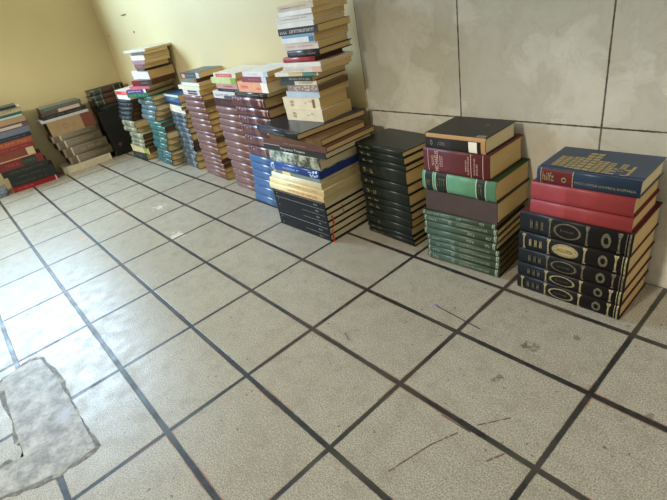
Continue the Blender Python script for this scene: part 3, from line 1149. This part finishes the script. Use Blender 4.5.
TW = [  # colour, page tone, description, spine decoration
    ((226, 214, 184), PG_GOLD, 'thick cream book with black numerals, lowest of the paperback tower', 'os'),
    ((228, 218, 190), PG_GOLD, 'thick cream book with black numerals and brown block', 'os2'),
    ((186, 206, 222), PG_GOLD, 'pale blue paperback on the two thick cream books', None),
    ((150, 132, 126), PG_DARK, 'mottled grey and red paperback above the pale blue one', 'mottle'),
    ((64, 74, 82), PG_BUFF, 'paperback half navy and half cream on its spine', 'half'),
    ((44, 58, 56), PG_GOLD, 'thin dark green paperback with white lettering in tower', 'txt'),
    ((228, 226, 218), PG_GOLD, 'long thin paperback with white, yellow and green spine', 'tri'),
    ((216, 210, 200), PG_GOLD, 'off-white paperback with a pinkish spine end', 'pinkend'),
    ((232, 230, 224), PG_BUFF, 'thin white paperback under the red book of the tower', None),
    ((158, 52, 60), PG_BROWN, 'short red book with dark page edges, in the paperback tower', 'faint'),
    ((38, 38, 46), PG_GOLD, 'short navy-black book above the red one', 'sil'),
    ((224, 210, 204), PG_GOLD, 'pinkish white paperback above the navy-black book', 'faint'),
    ((232, 236, 240), PG_GOLD, 'paperback with white and sky-blue spine', 'sky'),
    ((58, 58, 66), PG_GOLD, 'dark paperback with white lettering near the tower top', 'txt2'),
    ((234, 234, 230), PG_GOLD, 'white paperback directly above the dark lettered one', None),
    ((230, 230, 226), PG_GOLD, 'white paperback, third from the top of the tower', 'faint'),
    ((240, 240, 240), PG_GOLD, 'bright white paperback, second from the tower top', None),
    ((216, 202, 182), PG_GOLD, 'pale beige paperback on the very top of the tower', 'redtxt')]
_z_raise = STACKS['D'][15][2] + STACKS['D'][15][3] - STACKS['T'][0][2]
for k, (c, pg, lab, deco) in enumerate(TW):
    yaw = 5 + random.uniform(-2, 2)
    x, y, z, T, l = STACKS['T'][k]
    M = Matrix.Translation((x, y, z + _z_raise)) @ Matrix.Rotation(R(yaw), 4, 'Z')
    hard = k in (9, 10)
    b = Book('hardcover_book' if hard else 'paperback_book', l, .140 + random.uniform(-.007, .012), T - .0004, M, cloth(c, .35, .12, 'paperback_cover'), pg,
             bulge=.003 if hard else .0, soft=not hard)
    b.tag(lab, 'book', 'books in the tower on the tallest stack')
    if deco in ('os', 'os2'):
        bk = ink((62, 58, 54))
        sh = []
        for zz in (.36, .62):
            for xx in (.22, .27):
                sh.append(b.ring(xx, zz, .022, .10, .35))
        b.spine_polys('black_numerals', sh, bk)
        b.spine_polys('spine_lettering', b.scribble(.60, .66, .45, .58, 3, k) + b.scribble(.70, .80, .60, .72, 4, k), ink((120, 112, 100)))
        if deco == 'os2':
            b.bands([(.80, .87)], ink((130, 98, 62)), 'brown_block', z0=.12, z1=.85)
    elif deco == 'mottle':
        r_ = random.Random(k)
        b.spine_polys('mottled_print', [b.disc(r_.uniform(.03, .97), r_.uniform(.15, .85), r_.uniform(.01, .03), r_.uniform(.08, .18)) for _ in range(22)], ink((206, 196, 188)))
    elif deco == 'half':
        b.bands([(.42, 1.0)], ink((216, 204, 178)), 'cream_spine_end', z0=.01, z1=.99)
        b.spine_polys('spine_lettering', b.scribble(.55, .90, .3, .7, 12, k), ink((120, 110, 96)), .0008)
    elif deco == 'txt':
        b.spine_polys('spine_lettering', b.scribble(.28, .95, .3, .65, 22, k), ink((190, 196, 190)))
    elif deco == 'tri':
        b.bands([(.34, .66)], ink((214, 190, 136)), 'yellow_spine_section', z0=.01, z1=.99)
        b.bands([(.66, .97)], ink((86, 142, 126)), 'green_spine_section', z0=.01, z1=.99)
    elif deco == 'pinkend':
        b.bands([(.78, .98)], ink((214, 168, 148)), 'pink_spine_end', z0=.05, z1=.95)
        b.spine_polys('spine_lettering', b.scribble(.1, .6, .35, .6, 14, k), ink((170, 160, 150)))
    elif deco == 'faint':
        b.spine_polys('spine_lettering', b.scribble(.12, .85, .4, .6, 20, k), ink((176, 150, 142) if k != 9 else (196, 110, 110)))
    elif deco == 'sil':
        b.spine_polys('spine_lettering', b.scribble(.08, .9, .3, .55, 22, k), ink((140, 140, 150)))
    elif deco == 'sky':
        b.bands([(.02, .98)], ink((108, 156, 190)), 'sky_blue_spine_top', z0=.68, z1=.99)
        b.bands([(.84, .99)], ink((70, 112, 150)), 'sky_blue_spine_end', z0=.05, z1=.68)
    elif deco == 'txt2':
        b.spine_polys('spine_lettering', b.scribble(.05, .24, .25, .6, 4, k) + b.scribble(.30, .92, .25, .70, 16, k + 1), ink((206, 206, 206)))
    elif deco == 'redtxt':
        b.spine_polys('spine_lettering', b.scribble(.08, .45, .4, .62, 14, k) + b.scribble(.84, .9, .35, .75, 1, 2), ink((120, 104, 92)))
        b.spine_polys('red_lettering', b.scribble(.48, .82, .4, .62, 12, k), ink((204, 116, 92)))

# ---- stack E ------------------------------------------------------------------------------------------------------
M_BLUE = cloth((58, 98, 148), .33, .2, 'blue_leatherette', .8)
for k in range(6):
    b = place('E', k, -1.5, .165, M_BLUE, PG_TAN, desc='plain bright blue volume', bulge=.007, L=.235)
M_MAROON = cloth((84, 44, 54), .3, .2, 'maroon_leatherette', .9)
GILTM = ink((196, 150, 138), .2, .45, .3)
for k in range(6, 12):
    b = place('E', k, -1.5 + random.uniform(-.6, .6), .165, M_MAROON, PG_TAN, desc='maroon volume with gilt strokes', bulge=.007)
    b.bands([(.03, .042), (.12, .132), (.30, .312), (.48, .49), (.955, .968)], GILTM, 'gilt_rule', z0=.10, z1=.90)
    b.spine_polys('gilt_lettering', b.scribble(.19, .26, .2, .8, 2, 1), GILTM)
    b.spine_polys('gilt_lettering', b.scribble(.36, .43, .2, .8, 2, 2), GILTM)
    b.spine_polys('gilt_lettering', b.scribble(.53, .60, .2, .8, 2, k), GILTM)
    b.spine_polys('gilt_emblem', [b.ring(.86, .5, .035, .26, .35), b.disc(.86, .5, .02, .14)], GILTM)
b = place('E', 12, -1.5, .16, cloth((40, 46, 44), .3, .2), PG_CREAM, label='dark green-black book lying on the maroon gilt volumes', bulge=.004, L=.236)
b.spine_polys('spine_lettering', b.scribble(.08, .9, .35, .6, 20, 3), ink((150, 156, 146)))
b = place('E', 13, -1.5, .14, cloth((230, 168, 140), .38, .15, 'paperback_cover'), PG_CREAM, kind='paperback_book', label='paperback with orange-pink spine above the dark green-black book', soft=True)
b.bands([(.80, 1.0)], ink((236, 230, 220)), 'white_spine_end', z0=.01, z1=.99)
b.spine_polys('spine_lettering', b.scribble(.1, .35, .35, .65, 8, 1) + b.scribble(.55, .76, .3, .5, 6, 2), ink((210, 110, 84)), .0008)
b = place('E', 14, -1.5, .135, cloth((138, 72, 92), .38, .15, 'paperback_cover'), PG_GOLD, kind='paperback_book', label='purple-pink paperback under the topmost white one of maroon stack', soft=True)
b.bands([(.82, 1.0)], ink((196, 206, 220)), 'pale_spine_end', z0=.01, z1=.99)
b.spine_polys('spine_lettering', b.scribble(.3, .78, .35, .6, 16, 1), ink((196, 150, 160)))
b = place('E', 15, -1.5, .135, cloth((226, 228, 232), .34, .15, 'paperback_cover'), PG_GOLD, kind='paperback_book', label='white paperback with pale blue end, topmost above maroon volumes', soft=True)
b.bands([(.84, 1.0)], ink((176, 194, 212)), 'pale_blue_spine_end', z0=.01, z1=.99)
b.spine_polys('spine_lettering', b.scribble(.2, .6, .35, .6, 12, 4), ink((200, 176, 176)))

# ---- stacks F and G: two runs of the same brown volumes -------------------------------------------------------------
M_BROWN = cloth((124, 90, 86), .36, .2, 'brown_leatherette', .7)
M_BROWNRULE = ink((160, 126, 120), .1, .4)
GPG = {2: PG_BROWN, 3: PG_BROWN, 7: PG_BROWN, 13: PG_DARK}
for k in range(12):
    b = place('F', k, -2.4 + random.uniform(-.8, .8), .152, M_BROWN, PG_TAN, desc='brown volume', bulge=.007)
    b.bands([(.05, .058), (.30, .308), (.94, .948)], M_BROWNRULE, 'pale_rule')
for k in range(15):
    b = place('G', k, -2.4 + random.uniform(-.8, .8), .152, M_BROWN, GPG.get(k, PG_GOLD), desc='brown volume', bulge=.007)
    b.bands([(.05, .058), (.30, .308), (.94, .948)], M_BROWNRULE, 'pale_rule')


def pb(st, k, yaw, depth, c, pg, lab, decos=(), hard=False, **kw):
    b = place(st, k, yaw, depth, cloth(c, .4, .15, 'paperback_cover'), pg, kind='hardcover_book' if hard else 'paperback_book', label=lab, soft=not hard, **kw)
    for i, d in enumerate(decos):
        if d[0] == 'band':
            b.bands([(d[1], d[2])], ink(d[3]), d[4], z0=d[5] if len(d) > 5 else .01, z1=d[6] if len(d) > 6 else .99, eps=.0004 + .0002 * i)
        else:
            b.spine_polys('spine_lettering', b.scribble(d[1], d[2], .32, .66, d[3], k), ink(d[4]), .0006 + .0002 * i)
    return b


pb('F', 12, -2.4, .15, (70, 44, 50), PG_DARK, 'dark purple-brown book lying on the brown volumes beside maroon', [('txt', .3, .9, 14, (120, 90, 90))], hard=True)
pb('F', 13, -2.4, .145, (214, 214, 216), PG_DARK, 'grey-white paperback with dark smudged spine, above brown volumes', [('band', .45, .98, (70, 76, 84), 'dark_spine_print', .02, .45), ('txt', .1, .8, 12, (120, 124, 130))])
pb('F', 14, -2.4, .14, (40, 50, 56), PG_GOLD, 'thin blackish-blue paperback above the grey-white smudged one', [('txt', .3, .8, 10, (120, 130, 130))])
pb('F', 15, -2.4, .14, (196, 150, 148), PG_GOLD, 'thin dusty pink paperback beneath the light green one', [('txt', .3, .8, 10, (160, 100, 100))])
pb('F', 16, -2.4, .14, (198, 212, 152), PG_GOLD, 'light green paperback beneath the red and white one', [('band', .80, .99, (128, 168, 70), 'leaf_green_spine_end')])
pb('F', 17, -2.4, .145, (226, 222, 210), PG_GOLD, 'paperback with red and white spine, topmost by maroon volumes', [('band', .10, .84, (196, 92, 90), 'red_spine_panel', .12, .9), ('txt', .2, .75, 12, (232, 200, 190))])

pb('G', 15, -2.4, .15, (222, 212, 210), PG_GOLD, 'white paperback with two navy labels, on the brown volumes', [('band', .30, .85, (50, 60, 74), 'navy_label', .12, .44), ('band', .30, .85, (50, 60, 74), 'navy_label', .56, .88)])
pb('G', 16, -2.4, .15, (226, 226, 206), PG_GOLD, 'white paperback with pale green upper edge, above navy labels', [('band', 0, 1, (196, 206, 140), 'green_spine_edge', .80, .99)])
pb('G', 17, -2.4, .145, (232, 230, 226), PG_GOLD, 'plain white thin paperback, fourth from top of its brown stack', L=.21, anchor='R')
pb('G', 18, -2.4, .14, (128, 130, 116), PG_BROWN, 'thin grey-green paperback beneath the slate and orange one', [('band', .86, 1.0, (140, 84, 56), 'rust_spine_end')])
b = pb('G', 19, 2.0, .165, (70, 82, 92), PG_BUFF, 'slate paperback with orange spot, topmost over brown volumes', [('band', .08, .26, (222, 150, 104), 'orange_spot', .1, .8), ('band', .84, 1.0, (206, 204, 206), 'white_spine_end'), ('txt', .32, .78, 9, (150, 160, 168))])

# ---- stack H ------------------------------------------------------------------------------------------------------
M_BLUEGREY = cloth((82, 98, 108), .3, .5, 'blue_grey_leatherette', .8)
PALE = ink((126, 140, 148), .05, .35, .5)
HP = {3: PG_BROWN, 4: PG_BROWN}
for k in range(10):
    b = place('H', k, -5.2 + random.uniform(-1, 1), .145, M_BLUEGREY, HP.get(k, PG_TAN), desc='blue-grey banded volume', bulge=.008)
    b.bands([(.10, .15), (.32, .40), (.78, .90)], PALE, 'pale_spine_band')
    b.bands([(.44, .72)], ink((66, 80, 90), 0, .35, .3), 'dark_spine_band')
pb('H', 10, -5.2, .14, (226, 218, 200), PG_DARK, 'cream-white paperback lying on the blue-grey banded volumes')
pb('H', 11, -8, .135, (222, 222, 206), PG_DARK, 'off-white thin paperback under a navy strip, blue-grey stack', L=.22, anchor='R')
pb('H', 12, -5.2, .14, (40, 50, 76), PG_GOLD, 'thin navy paperback, second from top of the blue-grey stack')
pb('H', 13, -4, .14, (62, 100, 142), PG_GOLD, 'blue paperback with white upper edge topping the blue-grey stack', [('band', 0, 1, (200, 212, 196), 'white_spine_top', .70, .99), ('txt', .40, .85, 8, (170, 190, 206))])

# ---- stack I ------------------------------------------------------------------------------------------------------
TEALS = [(42, 92, 96), (50, 100, 104), (70, 106, 112), (46, 100, 98), (44, 104, 98), (48, 98, 98), (40, 106, 100), (52, 112, 110), (96, 118, 124), (92, 116, 122), (88, 112, 120), (98, 120, 126), (44, 118, 104)]
for k in range(13):
    pgs = {1: PG_GOLD, 7: PG_DARK, 3: PG_GOLD, 6: PG_BROWN}.get(k, PG_TAN)
    nm = 'grey-teal volume' if k in (2, 8, 9, 10, 11) else 'teal-green volume'
    b = place('I', k, -2.2 + random.uniform(-1, 1), .155, cloth(TEALS[k], .33, .3, 'teal_leatherette', .8), pgs, desc=nm, bulge=.007)
    b.bands([(.10, .115), (.25, .262), (.80, .815)], ink((150, 176, 172), .1, .4, .3), 'pale_rule')
    b.spine_polys('pale_emblem', [b.disc(.55, .5, .02, .12)], ink((196, 206, 200)))
pb('I', 13, 15, .215, (46, 112, 92), PG_BUFF, 'larger green book under the purple one in teal stack', [('txt', .1, .8, 12, (110, 160, 140))], hard=True, L=.205, anchor='R')
pb('I', 14, 15, .215, (78, 66, 128), PG_BUFF, 'purple-blue book with white lettering in the teal stack', [('txt', .1, .75, 10, (214, 210, 226)), ('band', .88, .99, (226, 224, 226), 'white_spine_end')], hard=True, L=.19, anchor='R')
pb('I', 15, 15, .19, (206, 110, 126), PG_BUFF, 'thin pink paperback between purple and red books, teal stack', L=.19, anchor='R')
pb('I', 16, 12, .16, (120, 32, 36), PG_BROWN, 'red and black paperback beneath the thick white one', [('band', .40, .99, (40, 34, 38), 'black_spine_half'), ('txt', .46, .9, 8, (150, 130, 130))], L=.20, anchor='R')
pb('I', 17, 2, .155, (228, 228, 232), PG_GOLD, 'thick white paperback carrying the small tower over teal volumes')
pb('I', 18, 0, .15, (96, 88, 86), PG_BROWN, 'grey lettered paperback directly above the thick white one', [('txt', .15, .85, 8, (180, 160, 150))])
pb('I', 19, -2, .14, (128, 78, 92), PG_GOLD, 'plum paperback in the small tower over teal volumes', [('txt', .2, .8, 8, (180, 140, 140))])
pb('I', 20, -1, .145, (172, 142, 144), PG_GOLD, 'dusty mauve paperback above the plum one', [('txt', .2, .8, 8, (120, 90, 96))])
pb('I', 21, 1, .145, (232, 230, 230), PG_TAN, 'white paperback above the dusty mauve one')
pb('I', 22, 0, .14, (112, 110, 100), PG_TAN, 'grey-green paperback second from top above teal volumes', [('txt', .2, .8, 8, (60, 60, 56))])
pb('I', 23, 3, .155, (222, 216, 198), PG_BUFF, 'cream paperback sticking out on top above the teal volumes')

# ---- stack J ------------------------------------------------------------------------------------------------------
b = pb('J', 0, 1.6, .15, (36, 48, 46), PG_TAN, 'thick dark green-black book on the floor below cream one', [('txt', .15, .7, 8, (120, 130, 120))], hard=True)
b = pb('J', 1, 4, .17, (214, 204, 160), PG_DARK, 'cream-faced book lying on the thick dark one by the corner', [('band', .70, .95, (150, 160, 80), 'olive_spine_panel')], hard=True, L=.27, anchor='R')
for k in range(2, 7):
    b = place('J', k, 1.6 + random.uniform(-2, 2), .15, cloth((146, 150, 124), .35, .5, 'olive_leatherette'), PG_BROWN if k < 5 else PG_TAN, desc='pale olive volume', bulge=.008)
    b.bands([(.10, .16), (.70, .76)], ink((206, 206, 184), 0, .4, .3), 'pale_rule')
    b.spine_polys('spine_lettering', b.scribble(.25, .6, .3, .7, 6, k), ink((84, 92, 72)))
for k in range(7, 12):
    b = place('J', k, 1.6 + random.uniform(-2, 2), .145, cloth((44, 49, 54), .5, .35, 'navy_leatherette', .2), PG_BROWN, desc='dark navy volume', bulge=.008)
    b.spine_polys('spine_lettering', b.scribble(.2, .8, .3, .7, 8, k), ink((130, 140, 150)))
pb('J', 12, 1.6, .15, (230, 230, 232), PG_GOLD, 'white paperback over dark navy volumes, under the red-topped one', L=.21, anchor='R')
pb('J', 13, 3, .15, (226, 218, 210), PG_CREAM, 'paperback with red spine and white face topping navy volumes', [('band', .02, .98, (204, 62, 58), 'red_spine_panel', .02, .80), ('txt', .5, .85, 5, (236, 220, 214))], L=.215, anchor='R')

# ---- stack K and the big black book leaning against it ----------------------------------------------------------------
M_KBLACK = cloth((30, 32, 32), .5, .2)
for k in range(9):
    c = M_KBLACK if k < 6 else cloth((38, 50, 42), .45, .25)
    b = place('K', k, 92 + random.uniform(-1.5, 1.5), .10, c, PG_DARK, dx=-.048, desc='black volume' if k < 6 else 'red-labelled dark green volume', bulge=.006, L=.24)
    if k >= 6:
        b.bands([(.36, .66)], ink((72, 36, 34)), 'red_title_label', z0=.05, z1=.95)
        b.bands([(.10, .13), (.30, .33), (.69, .72), (.88, .91)], ink((120, 116, 84)), 'gilt_rule')
        b.spine_polys('gilt_lettering', b.scribble(.40, .62, .3, .7, 6, k), DULLGOLD, .0008)
# upright book: spine towards the corner, front board facing the room
ML = Matrix.Translation((-1.462, .745, .002)) @ Matrix.Rotation(R(2), 4, 'Z') @ Matrix.Rotation(R(-3.2), 4, 'Y') @ Matrix(((0, 0, 1, 0), (0, -1, 0, 0), (1, 0, 0, 0), (0, 0, 0, 1)))
b = Book('hardcover_book', .312, .178, .020, ML, cloth((24, 25, 25), .45, .15), PG_CREAM, bulge=.004, groove=True)
b.tag('big black book standing upright, leaning on the corner stack', 'book')
b.top_polys('red_cover_spot', [([(.072 + .014 * math.cos(a * .5236), .125 + .013 * math.sin(a * .5236)) for a in range(12)], [tuple(range(12))])], ink((110, 52, 48), 0, .5, .4))

# ---- stack L ------------------------------------------------------------------------------------------------------
b = pb('L', 0, 89.5, .17, (216, 206, 176), PG_CREAM, 'cream long book lowest under the grey-brown volumes', hard=True, L=.325)
for k in range(1, 5):
    b = place('L', k, 89.5 + random.uniform(-1, 1), .17, cloth((124, 112, 92), .55, .3), PG_BROWN, desc='pale-banded grey-brown volume', bulge=.004, L=.29)
    b.bands([(.17, .205)], ink((196, 188, 164)), 'pale_spine_band')
    b.bands([(.05, .17)], ink((104, 92, 74)), 'darker_spine_end')
    b.spine_polys('spine_lettering', b.scribble(.3, .85, .35, .65, 18, k), ink((150, 140, 116)))
b = pb('L', 5, 89.5, .165, (172, 144, 104), PG_BROWN, 'very thick tan volume with red-brown end on grey-brown volumes', [('band', .74, 1.0, (116, 62, 48), 'red_brown_spine_end')], hard=True, L=.285)
b.spine_polys('worn_emblem', [b.ring(.36, .5, .06, .2, .3), b.ring(.55, .45, .05, .15, .3)], ink((152, 122, 84)))
pb('L', 6, 89.5, .165, (206, 204, 204), PG_CREAM, 'thin white book with projecting corner above the tan volume', hard=True)
pb('L', 7, 89.5, .16, (48, 48, 46), PG_BROWN, 'black thin book above the projecting white one', [('txt', .1, .9, 18, (110, 106, 96))], hard=True, L=.275)
pb('L', 8, 88, .155, (92, 78, 74), PG_BROWN, 'dark book with pinkish white spine half, grey-brown stack', [('band', .40, .95, (206, 176, 166), 'pink_spine_half', .1, .9)])
pb('L', 9, 87, .155, (96, 106, 92), PG_BROWN, 'grey-green book topping the grey-brown stack', [('txt', .1, .7, 12, (140, 146, 128))])

# ---- stack M ------------------------------------------------------------------------------------------------------
MD = [((150, 28, 36), PG_CREAM, 'bright red book lowest, on the floor by the left wall', [('band', .95, .975, (226, 210, 206), 'white_rule'), ('txt', .1, .45, 12, (210, 100, 96))]),
      ((36, 41, 37), PG_BROWN, 'dark green lettered volume resting on the bright red book', [('txt', .1, .85, 16, (78, 76, 62))]),
      ((34, 39, 36), PG_BROWN, 'dark green lettered volume, middle of three above red book', [('txt', .1, .85, 16, (78, 76, 62))]),
      ((38, 43, 38), PG_BROWN, 'dark green lettered volume, uppermost of three above red book', [('txt', .15, .9, 16, (78, 76, 62))]),
      ((122, 42, 42), PG_BROWN, 'maroon book with dark green bands above dark green volumes', [('band', .55, .86, (44, 50, 40), 'dark_green_band'), ('txt', .2, .5, 7, (150, 84, 72)), ('txt', .58, .84, 6, (92, 98, 76))]),
      ((128, 70, 52), PG_BROWN, 'red-brown book with cream worn corner by the left wall', [('band', .84, 1.0, (206, 180, 140), 'cream_spine_end'), ('band', .0, 1.0, (196, 150, 116), 'worn_lower_edge', .0, .14)]),
      ((140, 50, 48), PG_BROWN, 'dull red book above the cream-cornered red-brown one', [('txt', .3, .9, 14, (160, 90, 82))]),
      ((170, 88, 58), PG_BROWN, 'orange-red thin book with pale lettering by left wall', [('txt', .2, .9, 14, (206, 130, 96))]),
      ((44, 50, 58), PG_BROWN, 'navy-black book between the orange and blue-grey ones', [('txt', .3, .9, 14, (90, 96, 106))]),
      ((116, 124, 140), PG_BROWN, 'plain blue-grey book above the navy-black one', []),
      ((112, 88, 98), PG_BROWN, 'mauve-grey book with cream spine strip by left wall', [('band', .35, .85, (200, 186, 166), 'cream_spine_strip', .2, .7)]),
      ((176, 150, 112), PG_BROWN, 'tan book with orange spot below the teal-white one', [('band', .25, .45, (206, 124, 84), 'orange_spine_spot', .2, .8)]),
      ((52, 104, 96), PG_BROWN, 'teal book with a white lower spine strip', [('band', .2, .98, (196, 206, 196), 'white_spine_strip', .05, .42)]),
      ((206, 190, 154), PG_BROWN, 'cream book dotted with red lettering, near the stack top', [('txt', .45, .8, 6, (170, 80, 70)), ('band', .02, .3, (190, 170, 130), 'tan_spine_end')]),
      ((42, 58, 56), PG_BROWN, 'dark teal book topping the stack beside left frame edge', [])]
for k, (c, pg, lab, de) in enumerate(MD):
    pb('M', k, 85 + random.uniform(-1.5, 1.5) * (k > 0), .155, c, pg, lab, de, hard=k not in (7, 11, 13), L=(.27 if k < 10 else .25), anchor='R')

# ---- pile N: just inside the frame -------------------------------------------------------------------------------------
pb('N', 0, 85, .15, (96, 116, 132), PG_CREAM, 'pale slate-blue book on the floor, cut by left frame edge', [('txt', .5, .95, 10, (180, 190, 200))], hard=True)
pb('N', 1, 85, .15, (120, 134, 146), PG_CREAM, 'pale blue-grey book lying on the slate-blue floor one', [('txt', .5, .95, 10, (190, 200, 206))], hard=True)

# ---- a thin stick on the floor ---------------------------------------------------------------------------------------
STICK = [1.4463, 0.476, 1.5894, 0.463]


def stick():
    root = bpy.data.objects.new('thin_stick', None)
    COL.objects.link(root)
    x0, y0, x1, y1 = STICK
    Lk = math.hypot(x1 - x0, y1 - y0)
    root.matrix_world = Matrix.Translation((x0, y0, .0016)) @ Matrix.Rotation(math.atan2(y1 - y0, x1 - x0), 4, 'Z')
    root['label'] = 'thin dark stick with a violet tip lying across a floor joint'
    root['category'] = 'stick'
    def tube(name, prof, mat):
        v, f, n = [], [], 8
        for px, r in prof:
            v += [(px, r * math.cos(2 * math.pi * i / n), r * math.sin(2 * math.pi * i / n)) for i in range(n)]
        for s in range(len(prof) - 1):
            f += [(s * n + i, s * n + (i + 1) % n, (s + 1) * n + (i + 1) % n, (s + 1) * n + i) for i in range(n)]
        f += [tuple(range(n))[::-1], tuple((len(prof) - 1) * n + i for i in range(n))]
        mesh_obj(name, v, f, mat, root)
    tube('shaft', [(.004, .0009), (Lk * .35, .0011), (Lk * .85, .0012), (Lk, .0008)], NT('dark_wood').done(lin(62, 52, 42), .6))
    tube('tip', [(-.005, .0007), (-.003, .0026), (.002, .0029), (.006, .0016), (.008, .0009)], NT('violet_paint').done(lin(112, 104, 176), .5))


stick()
